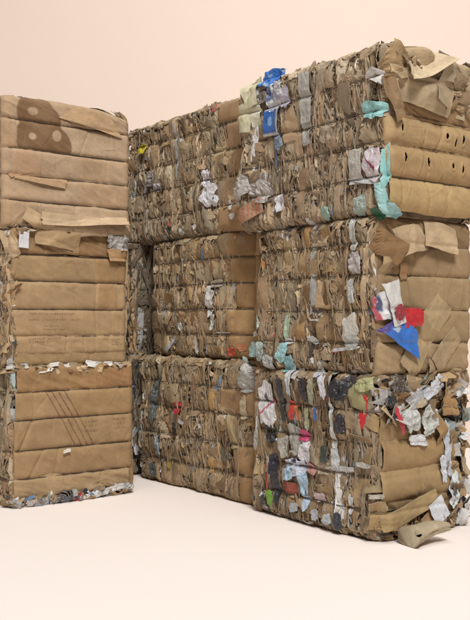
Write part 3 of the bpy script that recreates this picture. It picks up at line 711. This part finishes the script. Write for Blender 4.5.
# (photo x, photo y, width, height, colour, lean, kind, stand-off, crumple, material)
for (px, py, w, h, c, t, nm, oo, am, mt_) in (
        (442, 388, .42, .13, (.62, .63, .66), .45, 'plastic_bag', .09, .03, None), (425, 396, .34, .12, (.48, .48, .50), .5, 'plastic_bag', .07, .03, None), (418, 420, .20, .22, (.55, .55, .53), .2, 'plastic_bag', .07, .03, None),
        (437, 422, .22, .28, (.58, .60, .56), -.15, 'plastic_bag', .075, .03, None), (428, 441, .30, .10, (.72, .73, .74), -.1, 'plastic_bag', .085, .02, None),
        (409, 423, .06, .28, (.62, .06, .09), .38, 'plastic_wrapper', .10, .015, None), (368, 412, .10, .33, RED, .1, 'plastic_wrapper', .06, .03, None), (400, 402, .12, .10, BLACK, .5, 'plastic_bag', .08, .03, None), (399, 417, .09, .10, BLACK, .8, 'plastic_bag', .08, .02, None),
        (382, 412, .13, .10, (.70, .60, .62), .4, 'paper_scrap', .07, .03, M_PAPER), (390, 377, .13, .13, (.52, .40, .27), -.06, 'torn_flap', .10, .008, M_PANEL), (405, 385, .3, .16, (.10, .075, .055), -.1, 'plastic_bag', .05, .04, None),
        (386, 430, .26, .13, (.38, .265, .145), .5, 'torn_flap', .06, .015, M_PANEL), (455, 400, .16, .32, (.40, .25, .13), .15, 'torn_flap', .08, .03, M_PANEL), (447, 430, .12, .3, (.38, .24, .12), .25, 'torn_flap', .06, .03, M_PANEL),
        (456, 450, .12, .50, (.60, .63, .68), .05, 'plastic_bag', .07, .025, None), (462, 490, .14, .34, (.66, .70, .70), -.1, 'plastic_bag', .08, .03, None), (452, 470, .10, .26, (.66, .68, .72), .1, 'plastic_bag', .075, .02, None), (466, 440, .12, .2, (.12, .11, .11), .3, 'plastic_bag', .06, .03, None),
        (450, 513, .19, .19, (.74, .76, .80), .55, 'paper_sheet', .13, .006, M_PAPER), (420, 512, .58, .13, (.46, .34, .19), .22, 'torn_flap', .10, .006, M_PANEL), (400, 525, .34, .11, (.42, .295, .165), -.1, 'torn_flap', .09, .01, M_PANEL), (440, 522, .22, .16, (.47, .31, .18), .45, 'torn_flap', .08, .01, M_PANEL),
        (388, 517, .13, .22, (.43, .31, .19), .3, 'torn_flap', .07, .015, M_PANEL), (432, 530, .08, .1, OFFW, .3, 'paper_scrap', .10, .015, M_PAPER), (362, 398, .2, .2, (.40, .38, .22), .2, 'torn_flap', .06, .035, M_PANEL)):
    x, z = rf(px, py, oo)
    fc = rb.front
    if x < -.02:
        x, z = wall_pt(px, py); fc = rb.wall
    film(rb, nm, fc, x, z, w * (.95 if mt_ is M_PANEL else .78), h * .9, c, o=oo * (.8 if mt_ is M_PANEL else .65), tilt=t, amp=am, mat=mt_, shape='sq' if nm in ('paper_sheet',) or (nm == 'torn_flap' and am < .012) else 'rag', solid=.004 if mt_ is M_PANEL else .002, freq=2.5)

# ---------------------------------------------------------------- things caught in the long wall
def on(bale, zb, s0, px, py, w, h, col, nm, t=0., oo=.035, am=.03, mat=None, shape='rag', colfn=None, freq=2.5, **k):
    s, z = wall_pt(px, py)
    w *= .72 if nm == 'torn_flap' else .85; h *= .92
    return film(bale, nm, bale.wall_soft, s - s0, z - zb, w, h, col, o=oo * .5 - (.012 if nm == 'torn_flap' else -.004), tilt=-t, amp=am, mat=mat, shape=shape, colfn=colfn, freq=freq, solid=.004 if mat is M_PANEL else .002, **k)
# top right bale
def bagblue(a, b):
    c = np.broadcast_to(np.array((.06, .22, .62)), a.shape + (3,)).copy(); c[vnoise(a * 2.5 + 3, b * 2.5, 9) > .70] = (.45, .6, .8); c[vnoise(a * 3 + 8, b * 3, 19) < .2] = (.02, .05, .2); return c
def whiteblue(a, b):
    c = np.full(a.shape + (3,), .72); c[vnoise(a * 3, b * 3, 3) > .62] = (.5, .47, .6); c[(a > .3) & (b > 0)] = (.2, .25, .45); return c
on(rt, Z2, -.03, 270, 78, .42, .18, BLUE, 'plastic_bag', -.1, .08, .05, colfn=bagblue, freq=3.5)
on(rt, Z2, -.03, 277, 97, .30, .28, WHITE, 'plastic_bag', .2, .07, .045, colfn=whiteblue, freq=3.5)
on(rt, Z2, -.03, 262, 99, .2, .12, (.3, .27, .22), 'plastic_bag', .2, .06, .04)
on(rt, Z2, -.03, 253, 94, .22, .24, CREAM, 'carton', .25, .09, .03, M_PANEL)
on(rt, Z2, -.03, 248, 118, .17, .26, CREAM, 'carton', -.15, .09, .025, M_PANEL)
on(rt, Z2, -.03, 258, 116, .12, .22, (.70, .69, .60), 'carton', 0, .085, .02, M_PANEL)
def bluelab(a, b):
    c = np.broadcast_to(np.array((.05, .17, .52)), a.shape + (3,)).copy(); c[np.abs(b) > .8] = .7; c[((a - .1) ** 2 + (b - .0) ** 2 < .12)] = (.25, .45, .75); c[a < -.85] = .6; return c
on(rt, Z2, -.03, 273, 122, .22, .23, BLUE, 'printed_bag', -.05, .08, .012, colfn=bluelab, shape='sq')
on(rt, Z2, -.03, 281, 143, .13, .14, (.25, .33, .42), 'plastic_bag', .2, .06, .04)
on(rt, Z2, -.03, 291, 124, .2, .26, (.42, .30, .2), 'torn_flap', .2, .06, .02, M_PANEL)
on(rt, Z2, -.03, 288, 98, .14, .2, LAV, 'plastic_bag', .1, .065, .04)
on(rt, Z2, -.03, 306, 98, .13, .40, (.47, .45, .40), 'paper_sheet', .03, .045, .012, M_PAPER, shape='sq')
on(rt, Z2, -.03, 306, 130, .10, .24, (.48, .46, .42), 'paper_sheet', .05, .04, .012, M_PAPER, shape='sq')
on(rt, Z2, -.03, 374, 110, .24, .15, TEAL, 'plastic_bag', -.1, .07, .03)
on(rt, Z2, -.03, 377, 75, .20, .09, (.72, .70, .66), 'paper_sheet', -.5, .09, .02, M_PAPER, shape='taper')
on(rt, Z2, -.03, 384, 165, .07, .36, TEAL, 'plastic_bag', .0, .05, .02)
on(rt, Z2, -.03, 381, 195, .09, .22, (.38, .64, .62), 'plastic_bag', .15, .06, .03)
def pinkprint(a, b):
    c = np.full(a.shape + (3,), 1.) * np.array((.66, .58, .60)); c[np.abs(b - .6 * a) < .13] = (.28, .05, .1); c[vnoise(a * 4, b * 4, 31) > .75] = (.72, .72, .74); return c
on(rt, Z2, -.03, 373, 165, .20, .30, WHITE, 'printed_bag', .0, .055, .02, colfn=pinkprint)
on(rt, Z2, -.03, 357, 167, .14, .26, (.55, .52, .46), 'paper_sheet', .0, .05, .015, M_PAPER, shape='sq')
on(rt, Z2, -.03, 365, 181, .38, .045, (.66, .66, .66), 'plastic_bag', -.2, .06, .02)
on(rt, Z2, -.03, 386, 210, .16, .12, (.40, .66, .66), 'plastic_bag', .0, .08, .045, freq=3)
on(rt, Z2, -.03, 376, 214, .10, .10, (.03, .12, .06), 'plastic_bag', .0, .07, .03)
on(rt, Z2, -.03, 362, 205, .17, .18, (.40, .48, .42), 'plastic_bag', .2, .05, .03)
on(rt, Z2, -.03, 326, 213, .13, .11, (.36, .52, .44), 'plastic_bag', .2, .05, .03)
on(rt, Z2, -.03, 280, 203, .12, .16, (.68, .66, .68), 'plastic_bag', .1, .06, .035)
on(rt, Z2, -.03, 243, 188, .36, .22, (.60, .58, .55), 'plastic_bag', .5, .08, .05, freq=3)
on(rt, Z2, -.03, 262, 192, .34, .22, (.44, .40, .37), 'plastic_bag', -.1, .07, .05, freq=3.5)
def redstripe(a, b):
    c = np.full(a.shape + (3,), 1.) * np.array((.40, .29, .20)); c[(np.abs((a * 3 + b * .6) % 1 - .5) < .17)] = (.48, .14, .10); return c
on(rt, Z2, -.03, 254, 211, .34, .15, B1, 'printed_carton', .3, .08, .015, M_PANEL, colfn=redstripe)
# middle right bale
on(rm, Zm, 0.02, 360, 232, .10, .30, (.52, .52, .47), 'plastic_bag', .15, .05, .03)
on(rm, Zm, 0.02, 362, 262, .16, .20, (.60, .56, .55), 'plastic_bag', .2, .05, .035)
on(rm, Zm, 0.02, 358, 290, .10, .22, (.60, .62, .60), 'plastic_bag', .05, .05, .02)
on(rm, Zm, 0.02, 356, 330, .20, .28, (.62, .60, .53), 'paper_sheet', .05, .055, .012, M_PAPER)
on(rm, Zm, 0.02, 358, 342, .12, .14, (.42, .42, .38), 'plastic_bag', .05, .07, .03)
on(rm, Zm, 0.02, 289, 328, .07, .26, (.40, .50, .38), 'plastic_bag', .0, .05, .02)
on(rm, Zm, 0.02, 291, 341, .10, .06, WHITE, 'plastic_bag', .1, .06, .02)
on(rm, Zm, 0.02, 317, 340, .13, .07, (.66, .68, .68), 'plastic_bag', -.3, .06, .02)
on(rm, Zm, 0.02, 318, 320, .14, .012, WHITE, 'paper_scrap', .0, .06, .01, M_PAPER)
on(rm, Zm, 0.02, 350, 349, .36, .03, (.70, .68, .70), 'plastic_bag', .1, .055, .015)
on(rm, Zm, 0.02, 262, 270, .05, .2, (.50, .24, .09), 'torn_flap', .0, .03, .02, M_PANEL)
on(rm, Zm, 0.02, 318, 268, .30, .02, (.46, .34, .2), 'torn_flap', .7, .05, .006, M_PANEL, shape='sq')
for px, py, w, h in ((287, 252, .13, .34), (305, 235, .16, .3), (330, 250, .14, .34), (310, 262, .3, .2), (330, 330, .26, .2), (303, 330, .15, .25), (283, 300, .18, .22), (320, 295, .34, .2)):
    on(rm, Zm, 0.02, px, py, w, h, kraft() * 1.05, 'torn_flap', rng.normal(0, .08), .035, .02, M_PANEL, shape='sq', freq=1.6)
# seam of teal and white film at the lower left of that bale
for px, py, w, h, c in ((258, 322, .12, .14, (.52, .62, .54)), (253, 333, .2, .05, (.6, .62, .55)), (249, 350, .16, .16, (.36, .52, .50)), (262, 352, .2, .2, (.42, .50, .46)), (285, 352, .14, .2, (.36, .60, .62)),
                        (292, 362, .16, .12, (.32, .58, .64)), (272, 362, .18, .14, (.5, .53, .5)), (246, 368, .10, .06, BLACK), (240, 362, .1, .1, (.5, .6, .55))):
    on(rm, Zm, 0.02, px, py, w, h, c, 'plastic_bag', rng.normal(0, .3), .05, .04, freq=3.5)
# bottom right bale
def baglogo(a, b):
    c = np.full(a.shape + (3,), .72); c[np.abs(b + .12 + .35 * a) < .055] = (.55, .02, .10); c[((a - .05) / .28) ** 2 + ((b - .33) / .16) ** 2 < 1] = (.08, .08, .10); c[((a + .35) / .1) ** 2 + ((b - .5) / .2) ** 2 < 1] = (.45, .45, .47); return c
on(rb, 0, 0, 271, 405, .26, .42, WHITE, 'printed_bag', .08, .06, .018, colfn=baglogo, n=34)
for (px, py, w, h, c, t, nm) in (
        (287, 400, .09, .42, (.05, .055, .06), .15, 'plastic_bag'), (274, 433, .14, .18, BLACK, .3, 'plastic_bag'), (295, 378, .10, .32, (.62, .64, .66), .1, 'plastic_bag'), (291, 366, .16, .1, TEAL, .2, 'plastic_bag'),
        (311, 391, .09, .24, (.045, .035, .04), .2, 'plastic_bag'), (298, 410, .09, .20, (.55, .07, .05), -.1, 'plastic_wrapper'), (303, 412, .05, .16, (.50, .16, .06), .3, 'plastic_wrapper'), (330, 385, .10, .26, (.66, .66, .70), .25, 'paper_sheet'),
        (322, 414, .05, .12, (.08, .17, .45), .1, 'plastic_wrapper'), (339, 425, .065, .44, (.64, .64, .60), .05, 'paper_sheet'), (346, 390, .22, .18, BLACK, -.3, 'plastic_bag'), (355, 382, .16, .1, (.06, .05, .06), .2, 'plastic_bag'),
        (347, 425, .13, .18, (.035, .03, .035), .0, 'plastic_bag'), (340, 460, .09, .22, (.55, .56, .56), .1, 'plastic_bag'), (309, 436, .17, .11, (.55, .08, .18), .1, 'plastic_wrapper'), (310, 451, .15, .22, (.72, .70, .74), -.1, 'plastic_bag'),
        (316, 470, .16, .09, (.58, .30, .27), -.2, 'plastic_wrapper'), (300, 468, .34, .16, (.60, .64, .74), .1, 'plastic_bag'), (292, 474, .16, .12, SKY, .3, 'plastic_bag'), (309, 485, .14, .26, SKY, .4, 'plastic_bag'), (300, 463, .10, .06, (.03, .03, .08), .0, 'plastic_wrapper'),
        (295, 488, .24, .10, (.30, .09, .07), -.1, 'printed_carton'), (325, 498, .14, .08, (.55, .42, .42), .1, 'plastic_bag'), (312, 503, .10, .14, (.5, .6, .72), .3, 'plastic_bag'), (278, 466, .12, .22, (.03, .03, .05), .1, 'plastic_bag'), (281, 488, .09, .34, (.035, .035, .04), .15, 'plastic_bag'),
        (275, 498, .09, .15, (.17, .36, .05), .3, 'plastic_bag'), (268, 500, .06, .12, (.05, .06, .05), .0, 'plastic_bag'), (330, 455, .10, .16, (.06, .07, .06), .1, 'plastic_bag'), (345, 470, .34, .05, (.62, .62, .60), .1, 'plastic_bag'), (368, 466, .2, .05, (.64, .62, .58), .0, 'plastic_bag'),
        (346, 521, .10, .15, (.05, .055, .07), .1, 'plastic_bag'), (335, 519, .12, .10, (.5, .53, .56), .2, 'plastic_bag'), (322, 515, .10, .10, (.45, .47, .5), .2, 'plastic_bag'), (356, 505, .06, .16, (.60, .60, .60), .0, 'paper_sheet'), (300, 508, .14, .08, (.42, .46, .48), .2, 'plastic_bag'),
        (318, 392, .08, .3, (.38, .37, .25), .05, 'paper_sheet'), (323, 372, .1, .1, (.6, .6, .62), .3, 'plastic_bag'), (371, 384, .2, .12, (.45, .44, .22), .2, 'plastic_bag'), (300, 440, .2, .3, (.40, .38, .34), .1, 'plastic_bag'), (288, 447, .16, .2, (.42, .40, .34), .1, 'plastic_bag'),
        (379, 498, .14, .04, (.6, .55, .46), .0, 'paper_scrap'), (312, 420, .06, .2, (.42, .40, .26), .1, 'paper_sheet'), (260, 440, .07, .2, (.38, .36, .30), .0, 'paper_sheet')):
    on(rb, 0, 0, px, py, w, h, c, nm, t, .05, .03, M_PAPER if 'paper' in nm else (M_PANEL if 'carton' in nm else None), freq=3)
for px, py, w, h in ((365, 450, .3, .2), (362, 490, .3, .2), (330, 490, .2, .2), (375, 480, .16, .2), (285, 425, .1, .22), (262, 460, .12, .25), (360, 515, .2, .12)):
    on(rb, 0, 0, px, py, w, h, kraft() * .9, 'torn_flap', rng.normal(0, .08), .035, .02, M_PANEL, shape='sq', freq=1.6)
# top middle bale
Zt = 2.24
for (px, py, w, h, c, t, nm) in (
        (196, 192, .24, .26, (.70, .69, .72), -.5, 'plastic_bag'), (193, 176, .12, .2, (.64, .60, .66), -.2, 'plastic_bag'), (203, 200, .12, .14, (.72, .72, .73), -.7, 'plastic_bag'), (146, 186, .16, .10, (.60, .55, .60), -.1, 'plastic_bag'), (139, 177, .2, .2, (.34, .29, .28), .1, 'plastic_bag'),
        (131, 148, .14, .12, (.62, .52, .03), .0, 'plastic_wrapper'), (163, 150, .05, .6, (.40, .40, .38), .0, 'plastic_bag'), (217, 203, .06, .12, WHITE, .2, 'paper_scrap'), (214, 196, .12, .2, (.37, .22, .10), .1, 'torn_flap'), (232, 95, .26, .05, (.6, .58, .54), -.1, 'paper_sheet'), (240, 110, .22, .36, (.48, .37, .26), .1, 'torn_flap'),
        (183, 226, .08, .05, WHITE, .1, 'paper_scrap'), (220, 215, .1, .06, (.6, .58, .55), .1, 'paper_scrap')):
    on(mt, Zt, 1.58, px, py, w, h, c, nm, t, .045, .03, M_PAPER if 'paper' in nm else (M_PANEL if 'flap' in nm else None), freq=3)
for px, py, w, h in ((180, 134, .3, .2), (152, 134, .2, .2), (172, 145, .24, .22), (178, 180, .16, .22), (205, 150, .2, .3), (150, 160, .2, .16)):
    on(mt, Zt, 1.58, px, py, w, h, kraft() * 1.0, 'torn_flap', rng.normal(0, .08), .03, .02, M_PANEL, shape='sq', freq=1.6)
# middle of the middle stack
for (px, py, w, h, c, t, nm) in (
        (196, 302, .14, .34, (.66, .65, .62), .0, 'plastic_bag'), (202, 283, .24, .08, (.55, .50, .42), .1, 'plastic_bag'), (198, 322, .08, .18, (.62, .62, .60), -.3, 'plastic_bag'), (249, 289, .08, .08, (.38, .24, .36), .2, 'plastic_wrapper'), (168, 327, .09, .09, WHITE, .0, 'paper_scrap'),
        (155, 310, .22, .36, (.42, .28, .15), -.35, 'torn_flap'), (218, 352, .12, .10, (.55, .10, .06), .2, 'plastic_wrapper'), (226, 348, .10, .08, (.5, .2, .09), .1, 'plastic_wrapper'), (182, 346, .05, .2, (.60, .58, .54), .1, 'plastic_bag'), (156, 345, .3, .05, (.55, .55, .57), .75, 'plastic_bag'), (208, 333, .3, .02, (.62, .6, .56), .0, 'paper_scrap')):
    on(mm, 1.16, 1.46, px, py, w, h, c, nm, t, .045, .025, M_PAPER if 'paper' in nm else (M_PANEL if 'flap' in nm else None), freq=3)
for px, py, w, h in ((180, 252, .2, .18), (205, 270, .2, .2), (175, 290, .2, .2), (182, 315, .2, .2), (205, 355, .2, .15), (172, 350, .2, .18)):
    on(mm, 1.16, 1.46, px, py, w, h, kraft() * 1.0, 'torn_flap', rng.normal(0, .08), .03, .02, M_PANEL, shape='sq', freq=1.6)
# bottom of the middle stack
for (px, py, w, h, c, t, nm) in (
        (153, 446, .12, .26, (.42, .50, .54), .0, 'plastic_bag'), (149, 400, .16, .5, (.16, .17, .16), .0, 'plastic_bag'), (172, 408, .12, .14, (.45, .05, .06), -.3, 'plastic_wrapper'), (176, 422, .12, .05, (.60, .57, .54), -.4, 'paper_scrap'), (240, 382, .24, .22, (.36, .34, .30), .2, 'plastic_bag'),
        (252, 402, .13, .14, (.60, .46, .26), -.04, 'small_carton'), (237, 408, .09, .26, (.45, .37, .24), .0, 'paper_sheet'), (226, 430, .22, .34, (.39, .31, .19), .1, 'torn_flap'), (204, 402, .18, .24, (.44, .28, .13), .0, 'torn_flap'), (168, 430, .06, .16, (.06, .05, .05), .0, 'plastic_bag'),
        (146, 470, .12, .16, (.10, .11, .11), .2, 'plastic_bag'), (163, 466, .07, .07, (.45, .34, .06), .2, 'plastic_wrapper'), (193, 498, .12, .03, (.45, .06, .09), -.2, 'plastic_wrapper'), (216, 418, .14, .05, (.55, .5, .42), .2, 'paper_scrap'), (216, 455, .14, .14, (.14, .13, .10), .0, 'plastic_bag'), (205, 460, .2, .26, (.40, .26, .125), -.05, 'torn_flap'),
        (240, 368, .16, .07, (.56, .54, .50), -.3, 'plastic_bag'), (247, 420, .2, .2, (.35, .235, .125), .0, 'torn_flap')):
    on(mbm, 0, 1.40, px, py, w, h, c, nm, t, .045, .025, M_PAPER if 'paper' in nm else (M_PANEL if ('flap' in nm or 'carton' in nm) else None), freq=3)

# ---------------------------------------------------------------- loose piece on the ground at the front corner
def moulded_tray():
    """a squashed pulp sleeve lying at the foot of the nearest stack"""
    mb = MB(); n = 56; m = 30
    t = np.concatenate([.004 + .296 * (1 - np.cos(np.linspace(0, math.pi / 2, 22))), np.linspace(.31, 1, n - 22)]); th = np.linspace(0, 2 * math.pi, m)
    T, H = np.meshgrid(t, th, indexing='ij')
    prof = np.sqrt(np.clip(1 - ((.30 - T) / .30) ** 2, 0, 1)) * (T < .30) + (T >= .30) * (1 - .52 * ((T - .30) / .70) ** .9)
    wy = .105 * prof; wz = .066 * prof
    k = .014 * (ridge(T * 5, H * 1.3, 5, 3) - .5) * np.minimum(1, prof * 2)
    X = (T - .5) * .45; Y = (wy + k) * np.cos(H); Zp = (wz + k) * np.sin(H)
    Zp = Zp + .064 + .03 * T ** 2 - .012 * np.sin(T * 6); Y = Y + .05 * np.sin(T * 3)
    dent = np.exp(-(((T - .34) / .035) ** 2 + ((H - math.pi * .80) / .20) ** 2)); Y = Y + .05 * dent; Zp = Zp - .02 * dent
    fold = np.exp(-((H - 3.6 + .5 * T) / .12) ** 2) * np.clip((T - .3) * 3, 0, 1); Y = Y + .016 * fold
    Zp = np.maximum(Zp, .0)
    col = np.array((.40, .325, .215)) * (.8 + .4 * fbm(T * 8, H * 2, 9, 3))[..., None]
    keep = np.ones((n - 1, m - 1), bool); Tc = T[:-1, :-1]; Hc = H[:-1, :-1] + .1
    keep &= ((Tc - .36) / .05) ** 2 + ((Hc - math.pi * .86) / .16) ** 2 > 1
    mb.grid(np.stack([X, Y, Zp], -1), col, keep)
    r = np.linspace(1, .7, 5)[:, None]; c0 = np.stack([X[-1], Y[-1], Zp[-1]], -1); cen = c0.mean(0)
    mb.grid(cen + (c0[None] - cen) * r[..., None] - np.array([.09, 0, 0]) * (1 - r[..., None]) * 4, col[-1][None] * np.ones((5, 1, 1)))
    o = mb.build('cardboard_sleeve', M_PANEL, None)
    o['label'] = 'squashed greyish brown cardboard sleeve lying on the ground at the foot of the nearest stack'
    o['category'] = 'cardboard sleeve'
    return o
tr = moulded_tray()
tr.location = (1.235, 5.80, 0.004); tr.rotation_euler = (0, 0, PHI - .1)

# ================================================================== setting
M_GROUND = make_plain('pale studio floor', (.88, .785, .725))
M_DROP = make_plain('peach backdrop', (.86, .71, .61))
gm = MB()
X, Y = np.meshgrid(np.linspace(-16, 16, 17), np.linspace(-12, 10.5, 13), indexing='ij')
gm.grid(np.stack([X, Y, 0 * X], -1), (1, 1, 1))
g = gm.build('ground', M_GROUND); g['kind'] = 'structure'
gm = MB()
th = np.linspace(0, math.pi / 2, 17); prof = [(10.5, -.004)] + [(12 + 4 * math.sin(t), 4 - 4 * math.cos(t) - .004) for t in th] + [(16, 6), (16, 13)]
X, K = np.meshgrid(np.linspace(-16, 16, 17), np.arange(len(prof)), indexing='ij'); pr = np.array(prof)
gm.grid(np.stack([X, pr[K][..., 0], pr[K][..., 1]], -1), (1, 1, 1))
g = gm.build('backdrop', M_DROP); g['kind'] = 'structure'

# ================================================================== light
w = bpy.data.worlds.new('World'); SC.world = w; w.use_nodes = True
bg = w.node_tree.nodes['Background']; bg.inputs[0].default_value = (1, .98, .96, 1); bg.inputs[1].default_value = .07
def area(name, loc, tgt, sx, sy, power, col):
    l = bpy.data.lights.new(name, 'AREA'); l.shape = 'RECTANGLE'; l.size = sx; l.size_y = sy; l.energy = power; l.color = col
    o = bpy.data.objects.new(name, l); COL.objects.link(o); o.location = loc
    from mathutils import Vector
    o.rotation_euler = (Vector(tgt) - Vector(loc)).to_track_quat('-Z', 'Y').to_euler()
    return o
area('added_backdrop_fill', (3.0, 9.5, 8.0), (0.5, 16, 5.6), 5, 1.5, 95, (1, .975, .95))  # added lamp, unseen behind the stacks, only to brighten the backdrop
area('softbox', (3.2, -11, 21), (0.2, 8, 1.5), 7, 6, 6000, (1, .985, .965))
area('overhead_softbox', (0.5, 4.5, 11.0), (0.5, 6.0, 0), 7, 5, 420, (1, .985, .97))

# ================================================================== camera
cd = bpy.data.cameras.new('camera'); cam = bpy.data.objects.new('camera', cd); COL.objects.link(cam)
cam.location = (0, 0, CAM_H); cam.rotation_euler = (R(90), 0, 0)
cd.sensor_fit = 'VERTICAL'; cd.sensor_height = 24; cd.lens = 24 * F / 620
cd.shift_y = (HOR - 310) / 620; cd.clip_end = 200
SC.camera = cam
SC.view_settings.view_transform = 'Standard'; SC.view_settings.look = 'None'; SC.view_settings.exposure = 0.1; SC.view_settings.gamma = 1
